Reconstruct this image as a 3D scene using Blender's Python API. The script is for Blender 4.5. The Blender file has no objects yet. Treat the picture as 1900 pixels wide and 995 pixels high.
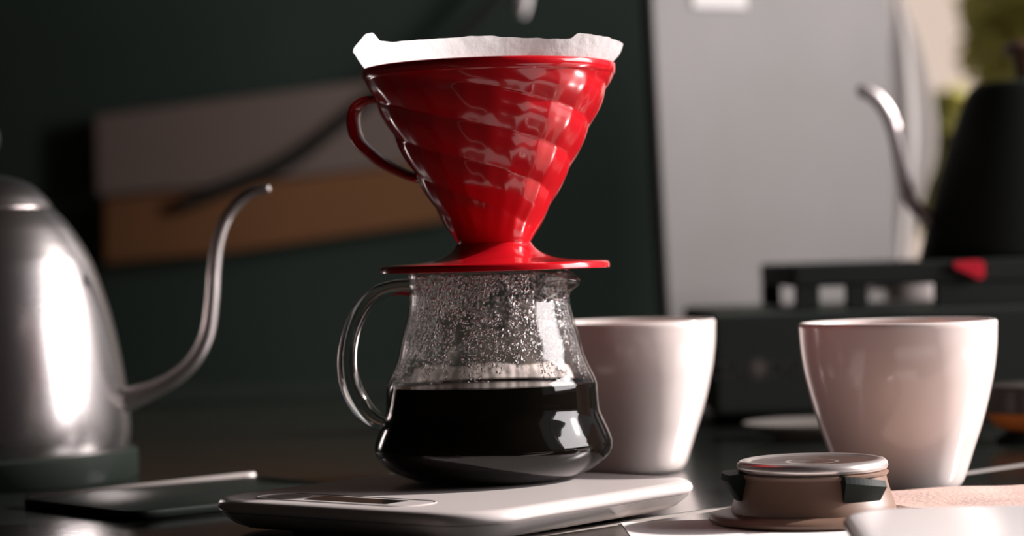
import bpy, bmesh, math, random
from math import sin, cos, pi, radians, sqrt, atan2
from mathutils import Vector, Matrix
from mathutils import noise as mnoise

S = bpy.context.scene
COL = S.collection

# ------------------------------------------------------------------ camera
F_PX = 4478.0
H = 0.117                     # eye height above the table top (table top is z = 0)
PITCH = math.atan(20.5 / F_PX)
ROLL = radians(1.66)
fwd = Vector((0, cos(PITCH), -sin(PITCH)))
up0 = Vector((0, sin(PITCH), cos(PITCH)))
r0 = Vector((1, 0, 0))
camR = cos(ROLL) * r0 - sin(ROLL) * up0
camU = sin(ROLL) * r0 + cos(ROLL) * up0
cd = bpy.data.cameras.new('camera')
cam = bpy.data.objects.new('camera', cd)
COL.objects.link(cam)
M = Matrix((camR, camU, -fwd)).transposed().to_4x4()
M.translation = Vector((0, 0, H))
cam.matrix_world = M
cd.sensor_width = 36.0
cd.lens = 36.0 * F_PX / 1900.0
cd.clip_start = 0.05
cd.dof.use_dof = True
cd.dof.focus_distance = 1.045
cd.dof.aperture_fstop = 6.3
cd.dof.aperture_blades = 0
S.camera = cam

# ------------------------------------------------------------------ world, sun, window daylight, exposure
w = bpy.data.worlds.new('world'); S.world = w; w.use_nodes = True
w.node_tree.nodes['Background'].inputs[0].default_value = (0.86, 0.88, 1.0, 1)
w.node_tree.nodes['Background'].inputs[1].default_value = 0.2

sun_d = bpy.data.lights.new('sun', 'SUN')
sun_d.energy = 7.8; sun_d.angle = radians(1.6); sun_d.color = (1.0, 0.93, 0.91)
sun = bpy.data.objects.new('sun', sun_d); COL.objects.link(sun)
SUN_EL, SUN_AZ = radians(26), radians(12)      # azimuth: degrees behind the due-right direction
sdir = Vector((cos(SUN_EL) * cos(SUN_AZ), cos(SUN_EL) * sin(SUN_AZ), sin(SUN_EL)))
sun.rotation_euler = sdir.to_track_quat('Z', 'Y').to_euler()

al = bpy.data.lights.new('window_daylight', 'AREA')
al.shape = 'RECTANGLE'; al.size = 1.00; al.size_y = 0.80
al.energy = 27; al.color = (1.0, 0.94, 0.95)
alo = bpy.data.objects.new('window_daylight', al); COL.objects.link(alo)
alo.location = (1.62, 1.07, 0.60)
alo.rotation_euler = Vector((1, 0, 0)).to_track_quat('Z', 'Y').to_euler()

S.view_settings.view_transform = 'Standard'
S.view_settings.look = 'None'
S.view_settings.gamma = 1.0
S.view_settings.exposure = 0.0
S.view_settings.use_curve_mapping = False

# ------------------------------------------------------------------ helpers
def at(px, py, Y):
    """point at depth Y (metres) that the photograph shows at pixel px, py"""
    d = fwd * F_PX + camR * (px - 950) - camU * (py - 497.5)
    t = Y / d.y
    return Vector((d.x * t, Y, H + d.z * t))

def mat(name, color, rough=0.5, metal=0.0, spec=0.5, coat=0.0, trans=0.0, ior=1.5, emis=None, bump=None, noise=None, sheen=0.0):
    m = bpy.data.materials.new(name); m.use_nodes = True
    nt = m.node_tree; b = nt.nodes['Principled BSDF']
    b.inputs['Base Color'].default_value = (*color, 1)
    b.inputs['Roughness'].default_value = rough
    b.inputs['Metallic'].default_value = metal
    b.inputs['Specular IOR Level'].default_value = spec
    b.inputs['Coat Weight'].default_value = coat
    b.inputs['Transmission Weight'].default_value = trans
    b.inputs['IOR'].default_value = ior
    if noise:       # (scale, second colour, contrast lo, hi)
        tc = nt.nodes.new('ShaderNodeTexCoord'); n = nt.nodes.new('ShaderNodeTexNoise')
        n.inputs['Scale'].default_value = noise[0]; n.inputs['Detail'].default_value = 5
        mp = nt.nodes.new('ShaderNodeMapping')
        if len(noise) > 4: mp.inputs['Scale'].default_value = noise[4]
        nt.links.new(tc.outputs['Object'], mp.inputs['Vector'])
        nt.links.new(mp.outputs['Vector'], n.inputs['Vector'])
        cr = nt.nodes.new('ShaderNodeValToRGB')
        cr.color_ramp.elements[0].position = noise[2]; cr.color_ramp.elements[1].position = noise[3]
        cr.color_ramp.elements[0].color = (*color, 1); cr.color_ramp.elements[1].color = (*noise[1], 1)
        nt.links.new(n.outputs['Fac'], cr.inputs['Fac'])
        nt.links.new(cr.outputs['Color'], b.inputs['Base Color'])
    if bump:        # (scale, strength, distance)
        tc = nt.nodes.new('ShaderNodeTexCoord'); n = nt.nodes.new('ShaderNodeTexNoise')
        n.inputs['Scale'].default_value = bump[0]; n.inputs['Detail'].default_value = 4
        mp = nt.nodes.new('ShaderNodeMapping')
        if len(bump) > 3: mp.inputs['Scale'].default_value = bump[3]
        nt.links.new(tc.outputs['Object'], mp.inputs['Vector'])
        nt.links.new(mp.outputs['Vector'], n.inputs['Vector'])
        bp = nt.nodes.new('ShaderNodeBump')
        bp.inputs['Strength'].default_value = bump[1]; bp.inputs['Distance'].default_value = bump[2]
        nt.links.new(n.outputs['Fac'], bp.inputs['Height'])
        nt.links.new(bp.outputs['Normal'], b.inputs['Normal'])
    return m

def link(name, me, m=None, parent=None, smooth=True, loc=None):
    o = bpy.data.objects.new(name, me); COL.objects.link(o)
    if m is not None: me.materials.append(m)
    if smooth and len(me.polygons):
        me.polygons.foreach_set('use_smooth', [True] * len(me.polygons))
    if parent is not None: o.parent = parent
    if loc is not None: o.location = loc
    return o

def from_bm(name, bm, m=None, parent=None, smooth=True, loc=None, sharp=None):
    bmesh.ops.recalc_face_normals(bm, faces=bm.faces)
    me = bpy.data.meshes.new(name); bm.to_mesh(me); bm.free()
    o = link(name, me, m, parent, smooth, loc)
    if sharp is not None:
        me.set_sharp_from_angle(angle=radians(sharp))
    return o

def thing(name, label, cat, loc=(0, 0, 0), rotz=0, group=None):
    o = bpy.data.objects.new(name, None); COL.objects.link(o)
    o.empty_display_size = 0.02
    o.location = loc; o.rotation_euler = (0, 0, rotz)
    o['label'] = label; o['category'] = cat
    if group: o['group'] = group
    return o

def tag(o, label=None, cat=None, group=None, kind=None):
    if label: o['label'] = label
    if cat: o['category'] = cat
    if group: o['group'] = group
    if kind: o['kind'] = kind
    return o

def crom(P, n):
    """Catmull-Rom through points of any dimension, n samples per span"""
    P = [tuple(p) for p in P]; out = []
    Q = [P[0]] + P + [P[-1]]
    for i in range(1, len(Q) - 2):
        a, b, c, d = Q[i - 1], Q[i], Q[i + 1], Q[i + 2]
        for k in range(n):
            t = k / n
            out.append(tuple(0.5 * ((2 * b[j]) + (-a[j] + c[j]) * t + (2 * a[j] - 5 * b[j] + 4 * c[j] - d[j]) * t * t
                       + (-a[j] + 3 * b[j] - 3 * c[j] + d[j]) * t ** 3) for j in range(len(b))))
    out.append(P[-1])
    return out

def lathe(prof, n=96, fn=None, closed=False, bm=None):
    """prof: list of (r, z); r == 0 makes a pole. fn(r, z, theta, i) -> (x, y, z)"""
    if bm is None: bm = bmesh.new()
    rings = []
    for i, (r, z) in enumerate(prof):
        if r <= 1e-7:
            rings.append([bm.verts.new((0, 0, z))])
        else:
            ring = []
            for k in range(n):
                th = 2 * pi * k / n
                ring.append(bm.verts.new(fn(r, z, th, i) if fn else (r * cos(th), r * sin(th), z)))
            rings.append(ring)
    m = len(rings)
    for i in range(m if closed else m - 1):
        A, B = rings[i], rings[(i + 1) % m]
        for k in range(n):
            k2 = (k + 1) % n
            if len(A) == 1 and len(B) == 1: continue
            if len(A) == 1: bm.faces.new((A[0], B[k], B[k2]))
            elif len(B) == 1: bm.faces.new((A[k], A[k2], B[0]))
            else: bm.faces.new((A[k], A[k2], B[k2], B[k]))
    return bm

def tube(path, sec=14, bm=None, up=Vector((0, 1, 0)), cap=True):
    """path: list of (x, y, z, ra, rb); ra is the half width in the plane of the bend, rb along `up`"""
    if bm is None: bm = bmesh.new()
    P = [Vector(p[:3]) for p in path]; rings = []
    for i, p in enumerate(path):
        t = (P[min(i + 1, len(P) - 1)] - P[max(i - 1, 0)]).normalized()
        b = (up - up.dot(t) * t).normalized()
        a = b.cross(t)
        rings.append([bm.verts.new(P[i] + a * (p[3] * cos(2 * pi * k / sec)) + b * (p[4] * sin(2 * pi * k / sec))) for k in range(sec)])
    for A, B in zip(rings, rings[1:]):
        for k in range(sec):
            bm.faces.new((A[k], A[(k + 1) % sec], B[(k + 1) % sec], B[k]))
    if cap:
        bm.faces.new(rings[0][::-1]); bm.faces.new(rings[-1])
    return bm

def box(x0, x1, y0, y1, z0, z1, bev=0.0, seg=2, bm=None):
    if bm is None: bm = bmesh.new()
    r = bmesh.ops.create_cube(bm, size=1.0)
    for v in r['verts']:
        v.co = Vector((x0 + (v.co.x + .5) * (x1 - x0), y0 + (v.co.y + .5) * (y1 - y0), z0 + (v.co.z + .5) * (z1 - z0)))
    if bev > 0:
        es = list({e for v in r['verts'] for e in v.link_edges})
        bmesh.ops.bevel(bm, geom=es, offset=bev, segments=seg, affect='EDGES', profile=0.5)
    return bm

def prism(poly, z0, z1, bm=None):
    if bm is None: bm = bmesh.new()
    a = [bm.verts.new((x, y, z0)) for x, y in poly]; b = [bm.verts.new((x, y, z1)) for x, y in poly]
    bm.faces.new(a[::-1]); bm.faces.new(b)
    n = len(poly)
    for i in range(n):
        bm.faces.new((a[i], a[(i + 1) % n], b[(i + 1) % n], b[i]))
    return bm

def rrect(hx, hy, r, n=10, p=1.0):
    """rounded rectangle outline, counter-clockwise"""
    out = []
    for cx, cy, a0 in ((hx - r, hy - r, 0), (-hx + r, hy - r, pi / 2), (-hx + r, -hy + r, pi), (hx - r, -hy + r, 3 * pi / 2)):
        for k in range(n + 1):
            a = a0 + pi / 2 * k / n
            out.append((cx + r * cos(a), cy + r * sin(a)))
    return out

def loft(hx, hy, r, levels, n=10, bm=None):
    """levels: (inset, z) from bottom to top of a rounded-rectangle slab"""
    if bm is None: bm = bmesh.new()
    rings = []
    for ins, z in levels:
        rr = max(r - ins, 0.0006)
        rings.append([bm.verts.new((x, y, z)) for x, y in rrect(hx - ins, hy - ins, rr, n)])
    for A, B in zip(rings, rings[1:]):
        m = len(A)
        for k in range(m): bm.faces.new((A[k], A[(k + 1) % m], B[(k + 1) % m], B[k]))
    bm.faces.new(rings[0][::-1]); bm.faces.new(rings[-1])
    return bm

def clip(poly, a, b, c):
    """keep a*x + b*y <= c"""
    out = []
    for i in range(len(poly)):
        p, q = poly[i], poly[(i + 1) % len(poly)]
        dp, dq = a * p[0] + b * p[1] - c, a * q[0] + b * q[1] - c
        if dp <= 0: out.append(p)
        if dp * dq < 0:
            t = dp / (dp - dq); out.append((p[0] + t * (q[0] - p[0]), p[1] + t * (q[1] - p[1])))
    return out

# ------------------------------------------------------------------ materials
M_black_wall = mat('dark_wall_paint', (0.052, 0.076, 0.061), 0.8, spec=0.2, noise=(3, (0.058, 0.082, 0.067), .4, .6))
M_warm_wall = mat('warm_plaster', (0.035, 0.020, 0.015), 0.9, spec=.1, noise=(4, (0.028, 0.016, 0.012), .4, .6))
M_floor = mat('floor_boards', (0.08, 0.045, 0.03), 0.6, noise=(6, (0.05, 0.03, 0.02), .4, .6, (8, 1, 1)))
M_tile = mat('black_glossy_stone', (0.012, 0.014, 0.012), 0.13, spec=0.6, bump=(140, 0.10, 0.0006),
             noise=(260, (0.10, 0.085, 0.075), .66, .80))
M_grout = mat('pale_joint', (0.40, 0.36, 0.33), 0.55)
M_red = mat('red_glossy_plastic', (0.52, 0.006, 0.012), 0.16, spec=0.5, coat=0.5)
M_ceramic = mat('white_glazed_ceramic', (0.80, 0.70, 0.66), 0.16, spec=0.5, coat=0.3)
M_scale = mat('white_scale_plastic', (0.62, 0.56, 0.54), 0.26)
M_lcd = mat('dark_display_window', (0.012, 0.010, 0.009), 0.12)
M_bezel = mat('grey_display_bezel', (0.22, 0.18, 0.165), 0.4)
M_steel = mat('brushed_steel', (0.50, 0.465, 0.455), 0.25, 1.0, bump=(60, 0.10, 0.0004, (1, 1, 14)))
M_steel2 = mat('polished_steel', (0.78, 0.70, 0.67), 0.30, 0.75)
M_edge = mat('satin_edge', (0.62, 0.55, 0.52), 0.5, 0.2)
M_blackpl = mat('black_plastic', (0.010, 0.014, 0.011), 0.5, spec=.12)
M_blackmat = mat('matte_black_enamel', (0.030, 0.036, 0.030), 0.55, spec=0.2)
M_blackiron = mat('black_iron', (0.010, 0.014, 0.012), 0.55)
M_wood = mat('brown_wood', (0.14, 0.07, 0.04), 0.4, noise=(30, (0.20, 0.11, 0.07), .4, .6, (1, 1, 5)))
M_coffee = mat('black_coffee', (0.005, 0.004, 0.003), 0.08, spec=0.08)
M_grounds = mat('wet_coffee_grounds', (0.03, 0.015, 0.008), 0.5, bump=(400, 0.8, 0.002))
M_taupe = mat('taupe_metal', (0.20, 0.12, 0.085), 0.42, spec=0.5)
M_white_gl = mat('white_gloss', (0.94, 0.89, 0.88), 0.22)
M_print = mat('grey_print', (0.05, 0.045, 0.042), 0.6)

# clear glass and water
def glass(name, ior, color=(1, 1, 1), rough=0.0, bump=None):
    m = bpy.data.materials.new(name); m.use_nodes = True; nt = m.node_tree
    nt.nodes.remove(nt.nodes['Principled BSDF'])
    g = nt.nodes.new('ShaderNodeBsdfGlass'); g.inputs['IOR'].default_value = ior
    g.inputs['Color'].default_value = (*color, 1); g.inputs['Roughness'].default_value = rough
    nt.links.new(g.outputs[0], nt.nodes['Material Output'].inputs[0])
    return m
def thin_glass(name, tint):
    # a thin wall of clear glass: passes light straight through and mirrors more the flatter one looks along it
    m = bpy.data.materials.new(name); m.use_nodes = True; nt = m.node_tree
    nt.nodes.remove(nt.nodes['Principled BSDF'])
    lw = nt.nodes.new('ShaderNodeLayerWeight'); lw.inputs['Blend'].default_value = .5
    pw = nt.nodes.new('ShaderNodeMath'); pw.operation = 'POWER'; pw.inputs[1].default_value = 5.2
    ma = nt.nodes.new('ShaderNodeMath'); ma.operation = 'MULTIPLY_ADD'; ma.inputs[1].default_value = .88; ma.inputs[2].default_value = .045
    t = nt.nodes.new('ShaderNodeBsdfTransparent'); t.inputs[0].default_value = (*tint, 1)
    g = nt.nodes.new('ShaderNodeBsdfGlossy'); g.inputs['Roughness'].default_value = .03
    mx = nt.nodes.new('ShaderNodeMixShader')
    nt.links.new(lw.outputs['Facing'], pw.inputs[0]); nt.links.new(pw.outputs[0], ma.inputs[0]); nt.links.new(ma.outputs[0], mx.inputs[0])
    nt.links.new(t.outputs[0], mx.inputs[1]); nt.links.new(g.outputs[0], mx.inputs[2])
    nt.links.new(mx.outputs[0], nt.nodes['Material Output'].inputs[0])
    return m
M_thin = thin_glass('thin_clear_glass', (.975, .965, .955))
M_glass = glass('clear_glass', 1.47, (0.985, 0.98, 0.975))
M_water = glass('water_droplets', 1.33)

def two_sided(name, color, trans, tcol, bump, rough=0.9):
    """thin sheet: diffuse reflection plus diffuse transmission"""
    m = bpy.data.materials.new(name); m.use_nodes = True; nt = m.node_tree
    nt.nodes.remove(nt.nodes['Principled BSDF'])
    d = nt.nodes.new('ShaderNodeBsdfDiffuse'); d.inputs[0].default_value = (*color, 1)
    t = nt.nodes.new('ShaderNodeBsdfTranslucent'); t.inputs[0].default_value = (*tcol, 1)
    mx = nt.nodes.new('ShaderNodeMixShader'); mx.inputs[0].default_value = trans
    nt.links.new(d.outputs[0], mx.inputs[1]); nt.links.new(t.outputs[0], mx.inputs[2])
    nt.links.new(mx.outputs[0], nt.nodes['Material Output'].inputs[0])
    tc = nt.nodes.new('ShaderNodeTexCoord'); n = nt.nodes.new('ShaderNodeTexNoise')
    n.inputs['Scale'].default_value = bump[0]; n.inputs['Detail'].default_value = 6
    nt.links.new(tc.outputs['Object'], n.inputs['Vector'])
    bp = nt.nodes.new('ShaderNodeBump'); bp.inputs['Strength'].default_value = bump[1]; bp.inputs['Distance'].default_value = bump[2]
    nt.links.new(n.outputs['Fac'], bp.inputs['Height'])
    nt.links.new(bp.outputs['Normal'], d.inputs['Normal']); nt.links.new(bp.outputs['Normal'], t.inputs['Normal'])
    return m
M_filter = two_sided('filter_paper', (0.98, 0.95, 0.94), 0.52, (1.0, 0.98, 0.97), (220, 0.4, 0.0012))
M_napkin = mat('pinkish_kraft_paper', (0.62, 0.43, 0.37), 0.85, bump=(420, 0.5, 0.001), noise=(55, (0.70, 0.50, 0.43), .35, .65))
M_sheet = mat('white_paper', (0.88, 0.83, 0.81), 0.8)
M_curtain = two_sided('sheer_white_cloth', (0.72, 0.68, 0.66), 0.5, (0.75, 0.71, 0.68), (40, 0.2, 0.002))

# ------------------------------------------------------------------ the room
XL, XR, YB, YF = -2.1, 1.50, 3.0, -0.9
ZF, ZT = -0.75, 2.3
tag(from_bm('floor', box(XL, XR, YF, YB, ZF - .06, ZF), M_floor, smooth=False), kind='structure')
tag(from_bm('ceiling', box(XL - .1, XR + .1, YF - .1, YB + .1, ZT, ZT + .08), M_warm_wall, smooth=False), kind='structure')
tag(from_bm('wall_front', box(XL - .1, XR + .1, YF - .1, YF, ZF - .06, ZT), M_warm_wall, smooth=False), kind='structure')
tag(from_bm('wall_left', box(XL - .1, XL, YF, YB + .1, ZF - .06, ZT), M_warm_wall, smooth=False), kind='structure')
# back wall with the garden window opening at the right
wx0, wx1, wz0, wz1 = 0.40, 1.47, -0.02, 1.45
bm = box(XL, wx0, YB, YB + .1, ZF - .06, ZT)
box(wx1, XR + .1, YB, YB + .1, ZF - .06, ZT, bm=bm)
box(wx0, wx1, YB, YB + .1, ZF - .06, wz0, bm=bm)
box(wx0, wx1, YB, YB + .1, wz1, ZT, bm=bm)
tag(from_bm('wall_back', bm, M_black_wall, smooth=False), kind='structure')
wfr = from_bm('window_1', box(wx0, wx1, YB - .012, YB + .03, wz0 - .03, wz0, .004), M_white_gl, smooth=False)
tag(wfr, kind='structure')
for (a, b, c, d) in ((wx0, wx0 + .035, wz0, wz1), (wx1 - .035, wx1, wz0, wz1), (wx0 + .035, wx1 - .035, wz1 - .035, wz1)):
    from_bm('window_frame', box(a, b, YB + .03, YB + .07, c, d, .003), M_white_gl, wfr, smooth=False)
# right wall with the wide daylight window
ry0, ry1, rz0, rz1 = 0.05, 2.88, 0.12, 1.75
bm = box(XR, XR + .1, YF, ry0, ZF - .06, ZT)
box(XR, XR + .1, ry1, YB, ZF - .06, ZT, bm=bm)
box(XR, XR + .1, ry0, ry1, ZF - .06, rz0, bm=bm)
box(XR, XR + .1, ry0, ry1, rz1, ZT, bm=bm)
tag(from_bm('wall_right', bm, M_warm_wall, smooth=False), kind='structure')
wf2 = from_bm('window_2', box(XR - .03, XR + .03, ry0, ry1, rz0 - .03, rz0, .004), M_white_gl, smooth=False)
tag(wf2, kind='structure')
for y in (0.50, ):
    from_bm('window_mullion', box(XR + .03, XR + .07, y - .02, y + .02, rz0, rz1), M_blackpl, wf2, smooth=False)

# ------------------------------------------------------------------ the table: black glossy slabs with pale joints, laid at 45 degrees
TX0, TX1, TY0, TY1 = -1.05, 1.2, 0.42, 2.42
tbl = thing('stone_table', 'black glossy stone-topped table that carries the carafe, cups and kettles', 'table', (0, 0, 0))
from_bm('grout_bed', box(TX0, TX1, TY0, TY1, -.030, -.0003), M_grout, tbl, smooth=False)
for (x, y) in ((TX0 + .08, TY0 + .08), (TX1 - .08, TY0 + .08), (TX0 + .08, TY1 - .08), (TX1 - .08, TY1 - .08)):
    from_bm('leg', box(x - .03, x + .03, y - .03, y + .03, ZF, -.03, .004), M_blackiron, tbl, smooth=False)
s2 = sqrt(2)
ang = radians(44.6)
ux, uy = cos(ang), sin(ang)
vx, vy = -sin(ang), cos(ang)
V0 = 0.0437 * vx + 1.048 * vy          # the joint seen beside the scale passes through this v
U0 = 1.0 / s2
GW = 0.0050
random.seed(4)
for i in range(-9, 10):
    for j in range(-7, 8):
        u0, u1 = -.62 + i * 3.2, -.62 + (i + 1) * 3.2
        v0, v1 = V0 + j * 2.6, V0 + (j + 1) * 2.6
        P = [(u0 + GW, v0 + GW), (u1 - GW, v0 + GW), (u1 - GW, v1 - GW), (u0 + GW, v1 - GW)]
        P = [(u * ux + v * vx, u * uy + v * vy) for u, v in P]
        for (a, b, c) in ((1, 0, TX1), (-1, 0, -TX0), (0, 1, TY1), (0, -1, -TY0)):
            P = clip(P, a, b, c) if len(P) > 2 else P
        if len(P) < 3: continue
        area = abs(sum(P[k][0] * P[(k + 1) % len(P)][1] - P[(k + 1) % len(P)][0] * P[k][1] for k in range(len(P)))) / 2
        if area < 2e-4: continue
        bm = prism(P, -.0002, 0.0)
        from_bm('stone_slab', bm, M_tile, tbl, smooth=False)

# ------------------------------------------------------------------ weighing scale
TS = 0.015
e1 = Vector((.634, .773, 0)).normalized(); rot_s = atan2(e1.y, e1.x)
e2 = Vector((-e1.y, e1.x, 0))
Fc = Vector((-.018, .957, 0))
hx, hy = .085, .0815
cS = Fc + e1 * hx + e2 * hy
sc = thing('kitchen_scale', 'flat white square coffee scale with rounded corners under the glass carafe', 'scale', cS, rot_s)
lv = [(.016, .0014), (.0125, .0018), (.0075, .0038), (.0035, .0068), (.0010, .0092)]
from_bm('lower_shell', loft(hx, hy, .028, lv, 14), M_scale, sc, sharp=50)
lv = [(.0012, .0094), (.0002, .0104), (.0000, .0118), (.0006, .0132), (.0018, .0142), (.0034, .0148), (.0060, .0150)]
from_bm('top_shell', loft(hx, hy, .028, lv, 14), M_scale, sc, sharp=50)
for sx in (-1, 1):
    for sy in (-1, 1):
        from_bm('rubber_foot', lathe([(0, 0), (.007, 0), (.007, .0016), (0, .0016)], 20), M_blackpl, sc, loc=(sx * (hx - .036), sy * (hy - .036), 0), sharp=40)
# display area along the front-left edge (local -x side)
bm = bmesh.new()
out, inn = rrect(.0128, .048, .0115, 8), rrect(.0120, .0472, .0108, 8)
a = [bm.verts.new((x, y, .01502)) for x, y in out]; b = [bm.verts.new((x, y, .01545)) for x, y in inn]
c = [bm.verts.new((x * .985, y * .996, .01515)) for x, y in inn]
for A, B in ((a, b), (b, c)):
    for k in range(len(A)): bm.faces.new((A[k], A[(k + 1) % len(A)], B[(k + 1) % len(A)], B[k]))
bm.faces.new(c)
dp = from_bm('display_panel', bm, M_scale, sc, loc=(-hx + .0225, .010, 0), sharp=30)
from_bm('display_window', prism(rrect(.0072, .0245, .0012, 4), .01512, .01535), M_lcd, dp, smooth=False, loc=(.0005, -.006, 0))
from_bm('touch_pad', prism(rrect(.0085, .0100, .0080, 6), .01512, .01532), M_bezel, dp, smooth=False, loc=(.0, .0330, 0))

# ------------------------------------------------------------------ glass carafe
YC = 1.110
base = at(917.5, 888, YC)
CX = base.x
PXM = YC / F_PX
def zc(y): return H - (y - 477) * PXM
zt = TS
cprof_px = [(536, 149), (565, 149.5), (590, 155), (626, 165.5), (656, 172.5), (680, 182), (700, 191.5), (716, 196), (745, 197.5), (764, 199.5), (787, 209), (810, 218), (826, 221), (842, 217), (858, 204), (872, 182), (882, 156), (888, 128)]
outer = [(.0372, zc(505)), (.0370, zc(520))] + [(r * PXM, zc(y)) for y, r in cprof_px]
outer = crom(outer, 5)
ZTOP = zc(505)
outer = [(r, max(z, zt + .0002)) for r, z in outer]
outer_full = outer + [(.024, zt + .0002), (.018, zt + .0012), (0, zt + .0016)]
TH = .0011
inner = []
for i, (r, z) in enumerate(outer):
    p, q = outer[max(i - 1, 0)], outer[min(i + 1, len(outer) - 1)]
    tx, tz = q[0] - p[0], q[1] - p[1]; L = sqrt(tx * tx + tz * tz) or 1
    nx, nz = tz / L, -tx / L       # inward (profile runs downwards, so the left normal points to the axis)
    if nx > 0: nx, nz = -nx, -nz
    inner.append((r + nx * TH, max(z + nz * TH, zt + .0016)))
inner = inner[:-2]
inner_full = [(0, zt + .0026), (.018, zt + .0022)] + inner[::-1]
SP0 = radians(-24)              # the pouring lip points right and a little towards the camera
def lip(r, z, th, i):
    d = (th - SP0 + pi) % (2 * pi) - pi
    h = max(0.0, 1 - (ZTOP - z) / .0135)
    h = h * h * (3 - 2 * h)
    wgt = math.exp(-(d / .27) ** 2)
    r2 = r + .0075 * wgt * h
    z2 = z - .0046 * math.exp(-(d / .30) ** 2) * h
    return (r2 * cos(th), r2 * sin(th), z2)
car = thing('glass_carafe', 'clear glass coffee carafe, half full of black coffee, standing on the white scale', 'carafe', (CX, YC, 0))
rimtop = [(outer[0][0] - TH * .5, ZTOP + .0007)]
ZL = zc(716)
allp = [q for q in inner[::-1] if q[1] > ZL - .0012] + rimtop + outer_full      # below the surface the coffee wets the glass
from_bm('glass_body', lathe(allp, 144, lip), M_thin, car)
# coffee
ZL = zc(716)
cin = [(r - .0004, max(z, zt + .0006)) for r, z in outer if z < ZL and r > .026]
cof = [(0, ZL), (cin[0][0] - .004, ZL), (cin[0][0] - .0012, ZL + .0003), (cin[0][0] - .0001, ZL + .0012), ] + cin + [(.018, zt + .0016), (0, zt + .0020)]
cof_o = from_bm('black_coffee', lathe(cof, 128), M_coffee, sharp=60, loc=(CX, YC, 0))
tag(cof_o, 'black brewed coffee filling the lower half of the glass carafe', 'coffee')
# handle: a flat glass strap
hp = [(762, 534, 15, 14), (735, 534, 13, 15), (700, 545, 13, 17), (672, 572, 14, 19), (653, 615, 15, 20), (645, 665, 17, 21), (650, 712, 18, 21), (668, 750, 18, 20), (690, 775, 16, 18), (714, 786, 14, 16)]
pts = []
for px, py, ra, rb in hp:
    p = at(px, py, YC); pts.append((p.x - CX, 0, p.z, ra * PXM * 1.12, rb * PXM * 1.1))
from_bm('handle', tube(crom(pts, 6), 20), glass('solid_glass_handle', 1.47, (.99, .98, .975), .09), car)
# condensation: small water drops on the inside of the upper wall
zmin_c, zmax_c = ZL + .0035, ZTOP - .001
prof_in = [(r, z) for r, z in inner if z >= ZL]
def rin(z):
    for (r0_, z0_), (r1_, z1_) in zip(prof_in, prof_in[1:]):
        if z1_ <= z <= z0_:
            t = (z - z1_) / max(z0_ - z1_, 1e-9); return r1_ + t * (r0_ - r1_), (r0_ - r1_) / max(z0_ - z1_, 1e-9)
    return prof_in[-1][0], 0
ico = bmesh.new(); bmesh.ops.create_icosphere(ico, subdivisions=1, radius=1.0)
iv = [v.co.copy() for v in ico.verts]; ifc = [[v.index for v in f.verts] for f in ico.faces]; ico.free()
rnd = random.Random(7)
V, Fs = [], []
cnt = 0
while cnt < 9000:
    th = rnd.uniform(0, 2 * pi); z = zmin_c + (zmax_c - zmin_c) * rnd.random() ** 0.75
    d = (th - SP0 + pi) % (2 * pi) - pi
    if abs(d) < .5 and z > ZTOP - .012: continue
    nv = mnoise.noise(Vector((cos(th) * 2.6, sin(th) * 2.6, z * 60)))
    st = mnoise.noise(Vector((th * 9.0, 3.3, z * 12)))
    top = (z - zmin_c) / (zmax_c - zmin_c)
    if nv + .6 * st + top * .60 < .02: continue
    r, sl = rin(z)
    nrm = Vector((-cos(th), -sin(th), sl)).normalized()
    tz = Vector((cos(th) * sl, sin(th) * sl, 1)).normalized(); tt = nrm.cross(tz)
    s = rnd.uniform(.00022, .00056) * (1.35 if rnd.random() < .12 else 1)
    el = rnd.choice((1, 1, 1.15, 1.5, 2.4 if st > .1 else 1.2))
    c0 = Vector((r * cos(th), r * sin(th), z)) + nrm * (s * .30)
    b0 = len(V)
    for q in iv:
        V.append(c0 + tt * (q.x * s) + tz * (q.y * s * el) + nrm * (q.z * s * .55))
    Fs += [[b0 + k for k in f] for f in ifc]
    cnt += 1
me = bpy.data.meshes.new('condensation'); me.from_pydata(V, [], Fs); me.update()
tag(link('condensation', me, M_water, car), label='water droplets beading on the inside of the neck', kind='stuff')
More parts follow.
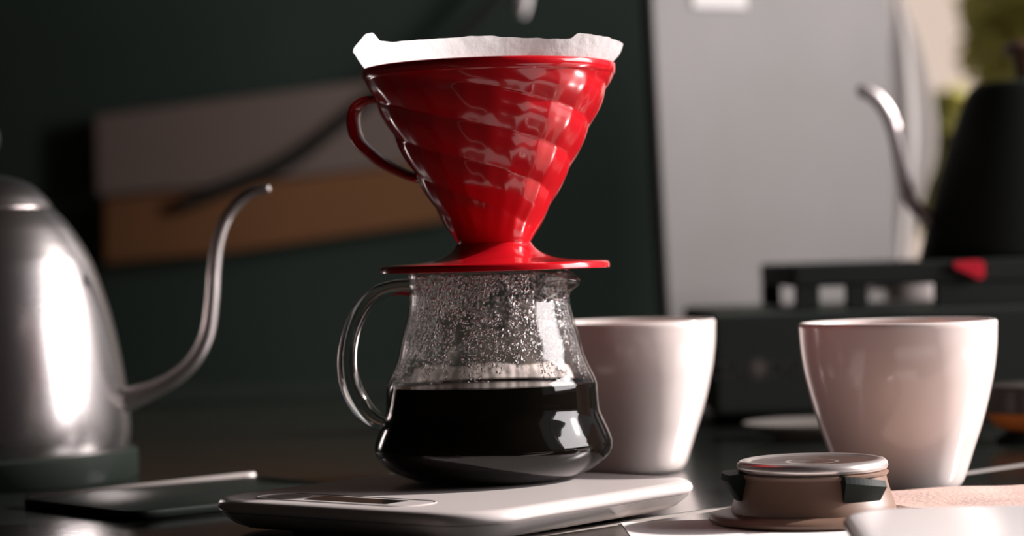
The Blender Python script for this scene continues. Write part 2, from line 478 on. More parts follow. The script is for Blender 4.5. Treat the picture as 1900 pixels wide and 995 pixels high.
# wet streaks on the back wall, sunlit brightness put into the film colour
def veil(name, color, scale, stretch, lo, hi, a0, a1):
    """wet translucent film whose cover varies: diffuse and transmitted light mixed with clear"""
    m = bpy.data.materials.new(name); m.use_nodes = True; nt = m.node_tree
    nt.nodes.remove(nt.nodes['Principled BSDF'])
    d = nt.nodes.new('ShaderNodeBsdfDiffuse'); t = nt.nodes.new('ShaderNodeBsdfTranslucent'); c = nt.nodes.new('ShaderNodeBsdfTransparent')
    d.inputs[0].default_value = (*color, 1); t.inputs[0].default_value = (*color, 1)
    m1 = nt.nodes.new('ShaderNodeMixShader'); m2 = nt.nodes.new('ShaderNodeMixShader'); m1.inputs[0].default_value = .75
    tc = nt.nodes.new('ShaderNodeTexCoord'); n = nt.nodes.new('ShaderNodeTexNoise'); mp = nt.nodes.new('ShaderNodeMapping')
    mp.inputs['Scale'].default_value = (1, 1, stretch); n.inputs['Scale'].default_value = scale; n.inputs['Detail'].default_value = 4
    mr = nt.nodes.new('ShaderNodeMapRange')
    for k, v in zip(('From Min', 'From Max', 'To Min', 'To Max'), (lo, hi, a0, a1)): mr.inputs[k].default_value = v
    L = nt.links.new
    L(tc.outputs['Object'], mp.inputs[0]); L(mp.outputs[0], n.inputs['Vector']); L(n.outputs['Fac'], mr.inputs['Value'])
    L(d.outputs[0], m1.inputs[1]); L(t.outputs[0], m1.inputs[2])
    L(mr.outputs[0], m2.inputs[0]); L(c.outputs[0], m2.inputs[1]); L(m1.outputs[0], m2.inputs[2])
    L(m2.outputs[0], nt.nodes['Material Output'].inputs[0])
    return m
M_film = veil('pale_sunlit_film', (1.0, .90, .87), 330, .08, .40, .60, .35, 1.0)
bm = bmesh.new(); prev = None
for k in range(81):
    th = radians(35) + radians(110) * k / 80
    col = []
    for j in range(5):
        z = ZL + .0015 + .0068 * j / 4 * (1 + .12 * sin(th * 9)); r, sl = rin(z)
        col.append(bm.verts.new(((r - .0003) * cos(th), (r - .0003) * sin(th), z)))
    if prev:
        for j in range(4): bm.faces.new((prev[j], col[j], col[j + 1], prev[j + 1]))
    prev = col
from_bm('sunlit_wet_film', bm, M_film, car)
M_fog = veil('breath_fog', (.80, .68, .62), 80, .35, .40, .68, 0, .20)
fz = [ZL + .004 + (ZTOP - .014 - ZL - .004) * k / 24 for k in range(25)]
from_bm('fog_film', lathe([(rin(z)[0] - .0002, z) for z in fz], 128), M_fog, car)

# ------------------------------------------------------------------ red dripper
dx = at(917.5, 500, YC).x
ZP0 = ZTOP + .0009
dr = thing('coffee_dripper', 'glossy red cone coffee dripper with swirled ribs sitting on the glass carafe', 'dripper', (dx, YC, 0))
ZR, ZN = H + .0878, H + .0066
rt_, rb_ = .0580, .0168
def Rcone(t):           # t = 0 at the neck, 1 at the rim
    return rb_ + (rt_ - .0006 - rb_) * (t + .035 * sin(pi * t))
NF = 4; TW = radians(400)
def flute(th, t):
    ph = (NF * (th + TW * t)) / 2
    s = abs(sin(ph)) + .11 * cos(22 * th - 5 * t)
    env = min(1, t / .10) * min(1, (1 - t) / .09) if t < 1 else 0
    env = max(0.0, env)
    return (s - .62) * .0017 * env * (.45 + .55 * t)
NZ = 110
bm = bmesh.new(); prof = []
def cone_fn(r, z, th, i):
    t = min(1, max(0, (z - ZN) / (ZR - .005 - ZN)))
    rr = r + (flute(th, t) if i <= NZ else 0)
    return (rr * cos(th), rr * sin(th), z)
for k in range(NZ + 1):
    t = k / NZ; prof.append((Rcone(t), ZN + t * (ZR - .005 - ZN)))
prof += [(rt_, ZR - .0046), (rt_ + .0002, ZR - .002), (rt_ + .0002, ZR - .0006), (rt_ - .0004, ZR), (rt_ - .0014, ZR), (rt_ - .0022, ZR - .0010)]
inn_ = [(Rcone(t) - .0026, ZN + t * (ZR - .005 - ZN)) for t in [1 - k / 20 for k in range(21)]]
prof += inn_
lathe(prof, 280, cone_fn, closed=True, bm=bm)
from_bm('cone', bm, M_red, dr, sharp=62)
fp = [(.0128, ZN - .0005), (.0150, ZN + .0012), (.0172, ZN - .0002), (.0184, ZN - .0020), (.0215, ZN - .0046), (.0275, ZN - .0072), (.0345, ZN - .0083), (.0440, ZN - .0089), (.0500, ZN - .0092)]
fp = crom(fp, 5) + [(.0520, ZN - .0094), (.0527, ZN - .0099), (.0530, ZN - .0106), (.0530, ZN - .0124), (.0524, ZP0), (.0130, ZP0)]
from_bm('base_plate', lathe(fp, 128, closed=True), M_red, dr, sharp=35)
# handle strap to the left and slightly back
hang = radians(180 - 14)
hd = Vector((cos(hang), sin(hang), 0)); hup = Vector((-sin(hang), cos(hang), 0))
hpx = [(700, 181, 5.5), (675, 183, 6), (656, 198, 6.5), (652, 225, 7), (661, 258, 7.5), (688, 285, 7.5), (716, 305, 7), (748, 321, 6.5), (775, 331, 6)]
pts = []
for px, py, ra in hpx:
    p = at(px, py, YC); d_ = (dx - p.x) / cos(radians(14))
    pts.append((hd.x * d_, hd.y * d_, p.z, ra * PXM * 1.45, .0078))
from_bm('handle', tube(crom(pts, 6), 18, up=hup), M_red, dr)

# ------------------------------------------------------------------ paper filter in the dripper
pf = bmesh.new()
keys = [  # theta deg (0 right, -90 front, 180 left), rim radius add, top height above the rim, top radius
    (-180, .0620, .0085), (-166, .0612, .0105), (-157, .0592, .0145), (-150, .0590, .0143), (-143, .0592, .0100), (-135, .0590, .0088), (-110, .0585, .0086), (-92, .0583, .0090),
    (-80, .0585, .0080), (-62, .0588, .0074), (-52, .0596, .0074), (-48, .0602, .0102), (-34, .0606, .0098), (-18, .0612, .0088), (-6, .0622, .0082), (6, .0606, .0040), (40, .0588, .0022), (90, .0588, .0040), (140, .0590, .0070), (168, .0600, .0080), (180, .0620, .0085)]
def kf(thd):
    for (a, r_, h_), (b, r2_, h2_) in zip(keys, keys[1:]):
        if a <= thd <= b:
            t = (thd - a) / (b - a); t = t * t * (3 - 2 * t) * .6 + t * .4
            return r_ + t * (r2_ - r_), h_ + t * (h2_ - h_)
NT = 288; rings = []
RI = rt_ - .0026
for i in range(24):
    s = i / 23; ring = []
    for k in range(NT):
        thd = -180 + 360 * k / NT; th = radians(thd)
        rr, hh = kf(thd)
        if s < .75:
            t = .10 + .90 * s / .75
            r = min(Rcone(t) - .0033, RI - .0004); z = ZN + t * (ZR - .0008 - ZN)
            if t > .93: r = RI - .0004 - .0001 * (1 - t)
        else:
            q = (s - .75) / .25
            r = RI + (rr - RI) * (q ** .85) + .0004 * mnoise.noise(Vector((cos(th) * 9, sin(th) * 9, q * 2))) * q
            z = ZR - .0008 + (hh + .0008 + .0004 * mnoise.noise(Vector((cos(th) * 12, sin(th) * 12, 3)))) * q
        ring.append(pf.verts.new((r * cos(th), r * sin(th), z)))
    rings.append(ring)
for A, B in zip(rings, rings[1:]):
    for k in range(NT): pf.faces.new((A[k], A[(k + 1) % NT], B[(k + 1) % NT], B[k]))
pf.faces.new(rings[0][::-1])
flt = from_bm('paper_filter', pf, M_filter, loc=(dx, YC, 0))
tag(flt, 'white paper coffee filter standing up above the rim of the red dripper', 'filter')
gp = [(0, ZN + .024), (.012, ZN + .025), (Rcone(.30) - .0046, ZN + .0225), (Rcone(.17) - .0046, ZN + .013), (0, ZN + .010)]
tag(from_bm('coffee_grounds', lathe(gp, 64), M_grounds, loc=(dx, YC, 0)), 'wet brown coffee grounds inside the paper filter', 'coffee grounds')

# ------------------------------------------------------------------ white cups
def make_cup(name, label, x, y, group):
    o = thing(name, label, 'cup', (x, y, 0), 0, group)
    P = [(0, .0030), (.022, .0030), (.0232, .0006), (.0245, 0), (.0275, .0008), (.0302, .005), (.0346, .018), (.0383, .0285), (.0413, .0385), (.0437, .048), (.0456, .057), (.0470, .068), (.0475, .0775)]
    P = [P[0], P[1], P[2], P[3]] + crom(P[4:], 5)
    P += [(.0476, .0793), (.0472, .0804), (.0462, .0809), (.0452, .0806), (.0446, .0796)]
    I = [(.0441, .068), (.0428, .058), (.0385, .040), (.0335, .025), (.0270, .012), (.0200, .0068), (0, .0062)]
    P += crom(I, 5)
    from_bm('cup_body', lathe(P, 128), M_ceramic, o, sharp=50)
    return o
p = at(1668, 700, 1.165)
cup1 = make_cup('white_cup', 'white tapered ceramic cup without handle at the right, behind the taupe metal holder', p.x, 1.165, 'white cups on the table')
p = at(1166, 700, 1.30)
cup2 = cup1.copy(); COL.objects.link(cup2); cup2.location = (p.x, 1.30, 0)
cup2['label'] = 'white tapered ceramic cup standing directly behind the right side of the glass carafe'
for ch in list(cup1.children):
    c = ch.copy(); COL.objects.link(c); c.parent = cup2

# ------------------------------------------------------------------ taupe metal holder with dark lugs
YH = 1.035
p = at(1508, 900, YH); HX = p.x
mh = thing('portafilter_basket', 'squat taupe round metal holder with polished top rim and two dark side lugs', 'holder', (HX, YH, .0006))
P = [(.0, 0), (.0435, 0), (.0448, .0008), (.0450, .0020), (.0440, .0031), (.0400, .0038), (.0362, .0043)]
from_bm('flange', lathe(P + [(0, .0043)], 96), M_taupe, mh, sharp=40)
P = crom([(.0352, .0043), (.0347, .0070), (.0330, .0120), (.0318, .0165), (.0313, .0190)], 4) + [(.0322, .0196), (.0324, .0206), (.0314, .0212), (0, .0212)]
from_bm('body', lathe([(0, .0042)] + P, 96), M_taupe, mh, sharp=40)
P = [(0, .0213), (.0306, .0213), (.0318, .0219), (.0323, .0232), (.0320, .0247), (.0309, .0258), (.0292, .0262), (.0278, .0259), (.0268, .0252), (0, .0249)]
from_bm('cap_disc', lathe([(0, .0249), (.0262, .0249), (.0262, .0253), (.0100, .0250), (.0085, .0254), (0, .0255)], 64), mat('dark_bronze_disc', (.16, .10, .08), .25, .6), mh, sharp=40)
from_bm('polished_rim', lathe(P, 96), M_steel2, mh, sharp=50)
for deg, wd, name_ in ((180, .34, 'lug'), (-58, .30, 'lug')):
    bm = bmesh.new(); a0 = radians(deg); n = 10
    rows = []
    for k in range(n + 1):
        th = a0 - wd + 2 * wd * k / n; f = k / n
        zt_ = .0215 - (.003 * f if deg < 0 else 0)
        zb_ = .0090
        ro = .0318
        po = .0395 if deg == 180 else .0372
        rows.append([bm.verts.new((r * cos(th), r * sin(th), z)) for r, z in ((ro - .002, zb_), (ro + .0015, zb_), (po, zt_ - .0030), (po - .0008, zt_ - .0004), (ro - .002, zt_))])
    for A, B in zip(rows, rows[1:]):
        for k in range(5): bm.faces.new((A[k], A[(k + 1) % 5], B[(k + 1) % 5], B[k]))
    bm.faces.new(rows[0][::-1]); bm.faces.new(rows[-1])
    from_bm(name_, bm, M_blackpl, mh, smooth=False)

# ------------------------------------------------------------------ white sheet, white tray, kraft napkin (right front)
def sheet(name, poly, m, z0, thick, label, cat, amp=0, nseg=26, freq=30, lift=None):
    """paper sheet from four corners (a, b, c, d) with soft waves and real thickness"""
    a, b, c, d = [Vector((*q, 0)) for q in poly]
    bm = bmesh.new(); T = []; B = []
    for i in range(nseg + 1):
        tr, br = [], []
        for j in range(nseg + 1):
            s, t = i / nseg, j / nseg
            q = (a * (1 - s) + b * s) * (1 - t) + (d * (1 - s) + c * s) * t
            h = z0 + amp * (mnoise.noise(Vector((q.x * freq, q.y * freq, 1.7))) * .5 + .5) + (lift(s, t) if lift else 0)
            tr.append(bm.verts.new((q.x, q.y, h + thick))); br.append(bm.verts.new((q.x, q.y, h)))
        T.append(tr); B.append(br)
    for i in range(nseg):
        for j in range(nseg):
            bm.faces.new((T[i][j], T[i + 1][j], T[i + 1][j + 1], T[i][j + 1]))
            bm.faces.new((B[i][j], B[i][j + 1], B[i + 1][j + 1], B[i + 1][j]))
    for k in range(nseg):
        for (p1, p2) in (((k, 0), (k + 1, 0)), ((k, nseg), (k + 1, nseg)), ((0, k), (0, k + 1)), ((nseg, k), (nseg, k + 1))):
            bm.faces.new((T[p1[0]][p1[1]], T[p2[0]][p2[1]], B[p2[0]][p2[1]], B[p1[0]][p1[1]]))
    return tag(from_bm(name, bm, m, sharp=50), label, cat)
sheet('white_sheet', [(.0470, .955), (.22, .955), (.22, 1.055), (.0440, 1.047)], M_sheet, .0001, .0003,
      'sheet of white paper lying flat under the taupe metal holder', 'paper')
sheet('kraft_napkin', [(.176, 1.02), (.44, .985), (.46, 1.135), (.150, 1.108)], M_napkin, .0012, .0005,
      'pinkish brown crinkled paper napkin lying in front of the right white cup', 'napkin', amp=.0045, freq=22, nseg=44,
      lift=lambda s, t: .0030 * t * min(1, s * 2.2) + .0012 * s)
tray = thing('white_tray', 'thick white rounded tray corner in the right foreground, blurred', 'tray', (.2370, .865, 0), radians(-4))
lv = [(.020, 0), (.012, .0015), (.006, .0045), (.002, .0085), (.0004, .0115), (.0, .0130), (.0008, .0146), (.0030, .0157), (.0065, .0160)]
from_bm('tray_body', loft(.1180, .063, .030, lv, 14), M_white_gl, tray, sharp=60)

# ------------------------------------------------------------------ steel gooseneck kettle (left)
YK = 1.35; kp = YK / F_PX
ax = at(-22, 640, YK); KX = ax.x
kt = thing('steel_kettle', 'brushed steel gooseneck kettle with black base at the left edge', 'kettle', (KX, YK, 0))
def zk(y): return H - (y - 502) * kp
kprof = [(388, 128), (410, 148), (430, 163), (465, 184), (500, 200), (580, 225), (660, 242), (740, 253), (800, 257), (836, 252)]
P = crom([(r * kp, zk(y)) for y, r in kprof], 6)
from_bm('body', lathe([(0, P[0][1])] + P + [(0, P[-1][1])], 128), M_steel, kt, sharp=50)
P = crom([(.0001, zk(322)), (40 * kp, zk(325)), (80 * kp, zk(338)), (108 * kp, zk(360)), (125 * kp, zk(383))], 6)
P[0] = (0, P[0][1])
from_bm('lid', lathe(P + [(122 * kp, zk(387.5)), (0, zk(387.5))], 96), M_steel, kt, sharp=50)
kn = from_bm('lid_knob', lathe(crom([(.0001, .0285), (.0075, .0275), (.0100, .021), (.0085, .014), (.0045, .0095), (.0050, 0.0)], 5), 40), M_blackpl, kt, loc=(0, 0, zk(323)))
from_bm('base_ring', lathe([(0, 0), (.0800, 0), (.0812, .0015), (.0812, .0150), (.0795, .0166), (0, .0166)], 96), M_blackpl, kt, sharp=40)
sp = [(232, 742, 24), (250, 737, 21), (285, 723, 17), (325, 701, 15), (360, 668, 14), (384, 620, 13.5), (393, 560, 13), (397, 500, 12.5), (404, 450, 12), (420, 405, 11), (445, 374, 10), (472, 357, 8.5), (500, 350, 7)]
pts = []
for px, py, r in sp:
    q = at(px, py, YK); pts.append((q.x - KX, 0, q.z, r * kp, r * kp))
from_bm('spout', tube(crom(pts, 7), 20), mat('satin_steel', (.66, .60, .58), .36, 1.0), kt)
pts = [(-.060, 0, .140, .007, .010), (-.090, 0, .150, .008, .011), (-.118, 0, .135, .008, .011), (-.125, 0, .095, .008, .011), (-.112, 0, .060, .007, .010), (-.074, 0, .050, .007, .010)]
from_bm('handle', tube(crom(pts, 6), 16), M_blackpl, kt)

# flat black slab with a polished edge in front of the kettle
a = at(30, 943, 1.195); b = at(474, 900, 1.285)
slab = thing('black_tablet', 'thin black slab with polished metal edge lying in front of the steel kettle', 'tablet', (0, 0, 0))
d = Vector((b.x - a.x, b.y - a.y, 0)); L = d.length; d.normalize(); nrm = Vector((-d.y, d.x, 0))
ca = (Vector((a.x, a.y, 0)) + Vector((b.x, b.y, 0))) / 2 - nrm * .055
slab.location = ca; slab.rotation_euler = (0, 0, atan2(d.y, d.x))
from_bm('slab_body', loft(L / 2, .055, .010, [(.0015, 0), (.0006, .0008), (.0006, .0040), (.0012, .0046)], 8), M_blackpl, slab, sharp=50)
pts = [(-L / 2 + .006, .0535, .0043, .0015, .0015), (L / 2 - .008, .0535, .0043, .0021, .0024), (L / 2 - .003, .0505, .0043, .0021, .0024)]
from_bm('metal_edge', tube(pts, 12, up=Vector((0, 0, 1))), M_edge, slab)

# ------------------------------------------------------------------ gas stove with pan support, black kettle (right, background)
YS = 1.62
sx0 = at(1322, 640, YS).x
stv = thing('camping_stove', 'black box-shaped stove with pale emblem lettering behind the two white cups', 'stove', (0, 0, 0))
ZS = at(1400, 582, YS).z
from_bm('stove_body', box(sx0, sx0 + .42, YS, YS + .27, .006, ZS, .004), M_blackmat, stv, smooth=False)
for i, (x, y) in enumerate(((sx0 + .03, YS + .03), (sx0 + .39, YS + .03), (sx0 + .03, YS + .24), (sx0 + .39, YS + .24))):
    from_bm('foot', lathe([(0, 0), (.012, 0), (.012, .006), (0, .006)], 16), M_blackpl, stv, loc=(x, y, 0), smooth=False)
ZG1 = at(1500, 491, YS + .02).z; ZG0 = at(1500, 533, YS + .02).z
gx0 = at(1474, 540, YS + .02).x; gx1 = gx0 + .21
gy0, gy1 = YS + .02, YS + .24
ps = thing('pan_support', 'black iron pan support frame standing on the stove under the black kettle', 'pan support', (0, 0, 0))
from_bm('support_bar', box(gx0, gx1, gy0, gy0 + .014, ZG0, ZG1, .002), M_blackiron, ps, smooth=False)
from_bm('support_bar', box(gx0, gx1, gy1 - .014, gy1, ZG0, ZG1, .002), M_blackiron, ps, smooth=False)
from_bm('support_bar', box(gx0, gx0 + .014, gy0 + .014, gy1 - .014, ZG0, ZG1, .002), M_blackiron, ps, smooth=False)
from_bm('support_bar', box(gx1 - .014, gx1, gy0 + .014, gy1 - .014, ZG0, ZG1, .002), M_blackiron, ps, smooth=False)
for xx in (gx0 + .07, gx0 + .14):
    from_bm('support_bar', box(xx - .004, xx + .004, gy0 + .014, gy1 - .014, ZG1 - .010, ZG1, .001), M_blackiron, ps, smooth=False)
for (pa, pb) in ((1478, 1522), (1572, 1612)):
    xa, xb = at(pa, 555, YS + .02).x, at(pb, 555, YS + .02).x
    from_bm('support_post', box(xa, xb, gy0 + .001, gy0 + .013, ZS, ZG0, .001), M_blackiron, ps, smooth=False)
xa = at(1738, 555, YS + .02).x
from_bm('support_post', box(xa, gx1, gy0 + .001, gy0 + .013, ZS, ZG0, .001), M_blackiron, ps, smooth=False)
for xx in (gx0, gx1 - .014):
    from_bm('support_post', box(xx, xx + .014, gy1 - .013, gy1 - .001, ZS, ZG0, .001), M_blackiron, ps, smooth=False)
# emblem and lettering on the stove front
def text(name, s, size, x, z, y, m, parent):
    cu = bpy.data.curves.new(name, 'FONT'); cu.body = s; cu.size = size; cu.extrude = .0003
    cu.align_x = 'CENTER'; cu.align_y = 'CENTER'
    o = bpy.data.objects.new(name, cu); COL.objects.link(o)
    dg = bpy.context.evaluated_depsgraph_get(); me = bpy.data.meshes.new_from_object(o.evaluated_get(dg))
    bpy.data.objects.remove(o); o = link(name, me, m, parent, smooth=False)
    o.rotation_euler = (pi / 2, 0, 0); o.location = (x, y, z)
    return o
q = at(1357, 688, YS); text('lettering', 'CLAS', .0150, q.x, q.z, YS - .0004, M_print, stv)
q = at(1460, 686, YS); text('lettering', 'ONE', .0150, q.x, q.z, YS - .0004, M_print, stv)
q = at(1408, 684, YS)
bm = bmesh.new()
for k in range(12):
    th = 2 * pi * k / 12
    c_, s_ = cos(th), sin(th)
    vs = [bm.verts.new((q.x + c_ * r - s_ * w_, YS - .0005, q.z + s_ * r + c_ * w_)) for r, w_ in ((.0048, -.0010), (.0080, -.0004), (.0080, .0004), (.0048, .0010))]
    bm.faces.new(vs)
r_ = bmesh.ops.create_circle(bm, cap_ends=True, radius=.0044, segments=24)
for v in r_['verts']: v.co = Vector((q.x + v.co.x, YS - .0005, q.z + v.co.y))
from_bm('round_emblem', bm, mat('pale_print', (.13, .11, .105), .5), stv, smooth=False)

# black kettle on the pan support
YB2 = YS + .125; k2 = YB2 / F_PX
ax = at(1912, 320, YB2); BX = ax.x
bk = thing('black_kettle', 'matte black gooseneck kettle with brown lid knob on the pan support, blurred', 'kettle', (BX, YB2, ZG1))
def zb(y): return H - (y + 27 - 477) * k2 - ZG1
P = [(0, .0002), (.0800, .0002), (.0825, .003)] + crom([(209 * k2, zb(480)), (196 * k2, zb(425)), (172 * k2, zb(335)), (148 * k2, zb(262)), (122 * k2, zb(192)), (108 * k2, zb(166)), (92 * k2, zb(154))], 5) + [(.020, zb(150)), (0, zb(149))]
P = [q for q in P if q[1] >= 0]
from_bm('body', lathe(P, 96), M_blackmat, bk, sharp=40)
from_bm('lid_knob', lathe([(0, zb(76)), (30 * k2, zb(78)), (44 * k2, zb(88)), (44 * k2, zb(96)), (24 * k2, zb(108)), (22 * k2, zb(150)), (0, zb(150))], 40), M_wood, bk, sharp=40)
sp = [(1728, 412, 15), (1712, 398, 14), (1692, 376, 13), (1679, 342, 13), (1671, 298, 13), (1662, 252, 13), (1648, 212, 13), (1626, 182, 13), (1604, 170, 12), (1592, 171, 10)]
pts = []
for px, py, r in sp:
    q = at(px, py, YB2); pts.append((q.x - BX, 0, q.z - ZG1, r * k2, r * k2))
M_spout = mat('grey_satin_metal', (.20, .17, .17), .32, 1.0)
from_bm('spout', tube(crom(pts, 6), 18), mat('satin_steel_spout', (.78, .70, .69), .48, 1.0), bk)

a_, b_ = at(1768, 487, gy0 - .004), at(1826, 520, gy0 - .004)
bm = bmesh.new()
pr = [(a_.x, a_.z), (a_.x, a_.z - .004), ((a_.x + b_.x) / 2, a_.z - .007), (b_.x - .004, b_.z), (b_.x, b_.z + .002), (b_.x, a_.z), (b_.x - .006, a_.z + .001)]
fr = [bm.verts.new((x, gy0 - .006, z)) for x, z in pr]; bk_ = [bm.verts.new((x, gy0 - .0002, z)) for x, z in pr]
bm.faces.new(fr); bm.faces.new(bk_[::-1])
for k in range(len(pr)): bm.faces.new((fr[k], bk_[k], bk_[(k + 1) % len(pr)], fr[(k + 1) % len(pr)]))
bmesh.ops.bevel(bm, geom=bm.edges[:], offset=.001, segments=2, affect='EDGES')
from_bm('red_clip', bm, mat('bright_red_enamel', (.85, .03, .06), .3), ps, smooth=False)['label'] = 'small red clip on the front bar'

# behind the pan support: a white cup and a red enamel pot, seen through the gaps
q = at(1705, 555, YS + .36)
o = thing('white_mug', 'small white mug glimpsed behind the black pan support, blurred', 'mug', (q.x, YS + .36, 0))
from_bm('mug_body', lathe([(0, .0), (.024, 0), (.026, .004), (.029, .098), (.028, .1), (.0265, .098), (.024, .006), (0, .005)], 48), M_ceramic, o, sharp=40)
from_bm('mug_handle', tube(crom([(-.026, 0, .085, .004, .005), (-.042, 0, .082, .004, .005), (-.046, 0, .065, .004, .005), (-.040, 0, .050, .004, .005), (-.026, 0, .046, .004, .005)], 5), 12), M_ceramic, o)

# grey saucer between the cups, amber dish at the right edge
q = at(1500, 798, 1.49)
o = thing('grey_saucer', 'pale grey saucer on the table between the two white cups', 'saucer', (q.x, 1.49, 0))
from_bm('saucer_body', lathe([(0, 0), (.020, 0), (.022, .002), (.040, .0085), (.0405, .0100), (.0390, .0104), (.021, .0040), (0, .0036)], 64), mat('grey_glaze', (.20, .18, .165), .3), o, sharp=50)
q = at(1915, 830, 1.42)
o = thing('amber_dish', 'low glass dish with orange contents at the right edge behind the napkin', 'dish', (q.x, 1.42, 0))
from_bm('dish_stand', lathe([(0, 0), (.020, 0), (.021, .002), (.012, .006), (0, .006)], 40), M_blackpl, o, sharp=40)
from_bm('orange_bowl', lathe([(0, .006), (.014, .006), (.021, .009), (.0255, .0145), (.0262, .0170), (0, .0170)], 48), mat('orange_glaze', (.75, .22, .05), .3), o, sharp=50)
from_bm('glass_lid', lathe([(0, .0172), (.0262, .0172), (.0268, .019), (.0262, .0300), (.0272, .0325), (.0260, .0335), (0, .0335)], 48), mat('grey_smoked_lid', (.10, .085, .075), .2), o, sharp=50)

# ------------------------------------------------------------------ tall grey panel behind the stove
YP = 2.10
q0 = at(1204, 0, YP); q1 = at(1238, 585, YP); q2 = at(1664, 300, YP)
pn = thing('metal_panel', 'tall pale grey satin metal panel standing behind the black stove', 'panel', (q1.x, YP, 0), radians(25))
PW = (q2.x - q1.x) * 1.18
lean = (q1.x - q0.x) / (q0.z - q1.z)
bm = box(0, PW, 0, .018, 0, .62, .003)
for v in bm.verts:
    if v.co.x < .1: v.co.x -= lean * (v.co.z - (q1.z))
M_panel = mat('satin_grey_metal', (.165, .152, .146), .42, .2, spec=.5, noise=(5, (.135, .128, .116), .35, .65))
from_bm('panel_sheet', bm, M_panel, pn, smooth=False)
for xx in (.03, PW - .03):
    from_bm('panel_foot', box(xx - .012, xx + .012, .018, .07, 0, .012, .002), M_blackpl, pn, smooth=False)
nq = at(1350, -4, YP - .001)
from_bm('paper_label', box(nq.x - q1.x - .026, nq.x - q1.x + .028, -.0012, .0, nq.z - .006, nq.z + .05), M_sheet, pn, smooth=False)

# ------------------------------------------------------------------ boards and cable on the dark back wall, left
YW = 2.94
def board(name, label, quad, y0, y1, m, cat='board'):
    P = [at(px, py, y0) for px, py in quad]
    bm = bmesh.new()
    a = [bm.verts.new((p.x, y0, p.z)) for p in P]; b = [bm.verts.new((p.x, y1, p.z)) for p in P]
    n = len(a)
    bm.faces.new(a); bm.faces.new(b[::-1])
    for i in range(n): bm.faces.new((a[i], b[i], b[(i + 1) % n], a[(i + 1) % n]))
    bmesh.ops.bevel(bm, geom=bm.edges[:], offset=.004, segments=2, affect='EDGES')
    return tag(from_bm(name, bm, m, smooth=False), label, cat)
M_greyboard = mat('stained_grey_board', (.31, .23, .195), .75, noise=(4.5, (.13, .105, .09), .50, .62))
M_brownboard = mat('brown_cardboard', (.36, .155, .06), .75, noise=(3, (.27, .12, .05), .4, .6))
board('grey_board', 'long stained grey-brown board tilted on the dark back wall', [(172, 215), (860, 128), (860, 292), (400, 345), (176, 365)], YW, YB - .001, M_greyboard)
board('brown_board', 'brown cardboard strip tilted below the grey board on the dark back wall', [(190, 370), (410, 349), (860, 296), (860, 404), (420, 468), (190, 490)], YW, YB - .001, M_brownboard)
cp = [(330, 385, 14), (420, 350, 15), (500, 318, 15), (560, 285, 14), (620, 240, 12), (690, 185, 12), (800, 110, 12), (900, 20, 12), (980, -90, 12)]
pts = []
for px, py, r in cp:
    q = at(px, py, YW - .012); pts.append((q.x, q.y, q.z, r * .00062, r * .00062))
tag(from_bm('black_cable', tube(crom(pts, 5), 12), mat('dark_rubber', (.03, .03, .026), .6)), 'thick dark cable hanging diagonally across the grey board', 'cable')

# white tapered shade hanging above the dripper, on a bracket from the wall
YH2 = 2.45; k3 = YH2 / F_PX
q = at(967, 34, YH2)
o = thing('hanging_funnel', 'white tapered tip hanging from above behind the dripper, blurred', 'funnel', (q.x, YH2, q.z))
from_bm('funnel_tip', lathe([(0, 0), (8 * k3, 2 * k3), (15 * k3, 18 * k3), (30 * k3, 90 * k3), (48 * k3, 170 * k3), (46 * k3, 172 * k3), (0, 150 * k3)], 40), M_white_gl, o, sharp=50)
from_bm('hanging_rod', box(-.006, .006, -.006, .006, 150 * k3, .26), M_blackiron, o, smooth=False)
from_bm('wall_arm', box(-.006, .006, .006, YB - YH2, .248, .26), M_blackiron, o, smooth=False)

# ------------------------------------------------------------------ curtain beside the window
edge_r = [(1678, -60), (1690, 0), (1716, 60), (1735, 130), (1747, 200), (1750, 260), (1743, 310), (1728, 350), (1716, 400), (1708, 450), (1700, 500), (1696, 545)]
edge_l = [(1668, -60), (1667, 0), (1663, 60), (1660, 130), (1660, 200), (1661, 260), (1662, 310), (1663, 350), (1663, 400), (1664, 450), (1664, 500), (1664, 545)]
YCU = 2.55
bm = bmesh.new(); prev = None
for (lx, ly), (rx, ry) in zip(crom(edge_l, 4), crom(edge_r, 4)):
    row = []
    for k in range(17):
        t = k / 16; q = at(lx - 14 + (rx - lx + 14) * t, ly, YCU)
        row.append(bm.verts.new((q.x, YCU + .05 * t + .006 * sin(t * 11) + .004 * sin(t * 23 + 1), q.z)))
    if prev:
        for k in range(16): bm.faces.new((prev[k], prev[k + 1], row[k + 1], row[k]))
    prev = row
cu = from_bm('white_curtain', bm, M_curtain)
sm = cu.modifiers.new('thickness', 'SOLIDIFY'); sm.thickness = .0015
tag(cu, 'sheer white gathered curtain hanging between the grey panel and the green window', 'curtain')

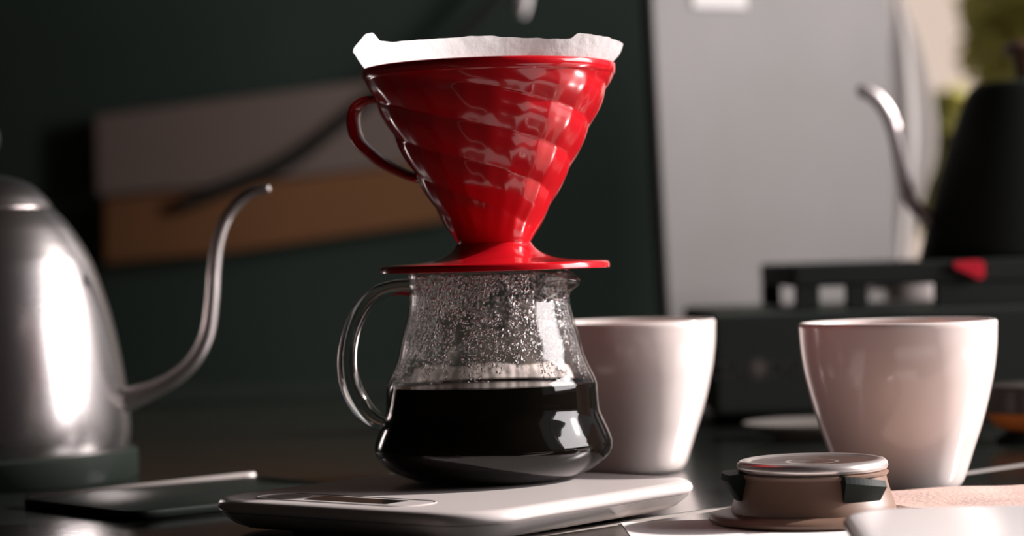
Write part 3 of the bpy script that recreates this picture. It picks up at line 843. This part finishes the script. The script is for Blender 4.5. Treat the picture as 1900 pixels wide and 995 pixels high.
# ------------------------------------------------------------------ garden outside the window
tag(from_bm('ground', box(-1.5, 4.5, YB + .1, 9, ZF - .3, ZF - .06), mat('garden_soil', (.22, .18, .12), .9), smooth=False), kind='structure')
M_leaf = two_sided('yellow_green_leaves', (.55, .50, .17), .45, (.58, .54, .18), (20, .1, .002))
M_bark = mat('bark', (.12, .08, .05), .9)
M_render = mat('pale_garden_wall', (.62, .52, .44), .9)
bm = box(-1.0, 4.2, -.05, .05, ZF - .06, 2.2)
o = from_bm('garden_wall', bm, M_render, smooth=False, loc=(1.2, 6.6, 0)); o.rotation_euler = (0, 0, radians(36))
tag(o, 'pale rendered garden wall far outside the window, blurred', 'wall')
def shrub(name, label, x, y, z, rx, rz, n, seed):
    r = random.Random(seed)
    o = thing(name, label, 'shrub', (x, y, ZF - .06), 0, 'shrubs outside the window')
    V, Fs = [], []
    z -= ZF - .06
    for i in range(n):
        d = Vector((r.gauss(0, 1), r.gauss(0, 1), r.gauss(0, 1))).normalized() * (r.random() ** .4)
        c = Vector((d.x * rx, d.y * rx, z + d.z * rz))
        a = Vector((r.gauss(0, 1), r.gauss(0, 1), r.gauss(0, .6))).normalized(); b = a.cross(Vector((r.gauss(0, 1), r.gauss(0, 1), r.gauss(0, 1)))).normalized()
        s = r.uniform(.025, .05); k = len(V)
        V += [c - a * s, c + b * s * .45 , c + a * s, c - b * s * .45]
        Fs.append((k, k + 1, k + 2, k + 3))
    me = bpy.data.meshes.new('foliage'); me.from_pydata([tuple(v) for v in V], [], Fs)
    tag(link('foliage', me, M_leaf, o, smooth=False), kind='stuff')
    from_bm('stem', tube([(0, 0, 0, .03, .03), (.02, 0, z * .5, .025, .025), (0, .02, z, .012, .012)], 10), M_bark, o)
shrub('garden_shrub', 'yellow-green shrub outside the window at the upper right corner', at(1905, 20, 4.6).x, 4.6, .52, .12, .20, 900, 1)
shrub('garden_shrub', 'lower yellow-green shrub outside the window beside the black kettle', at(1775, 260, 4.1).x, 4.1, .25, .09, .13, 500, 2)
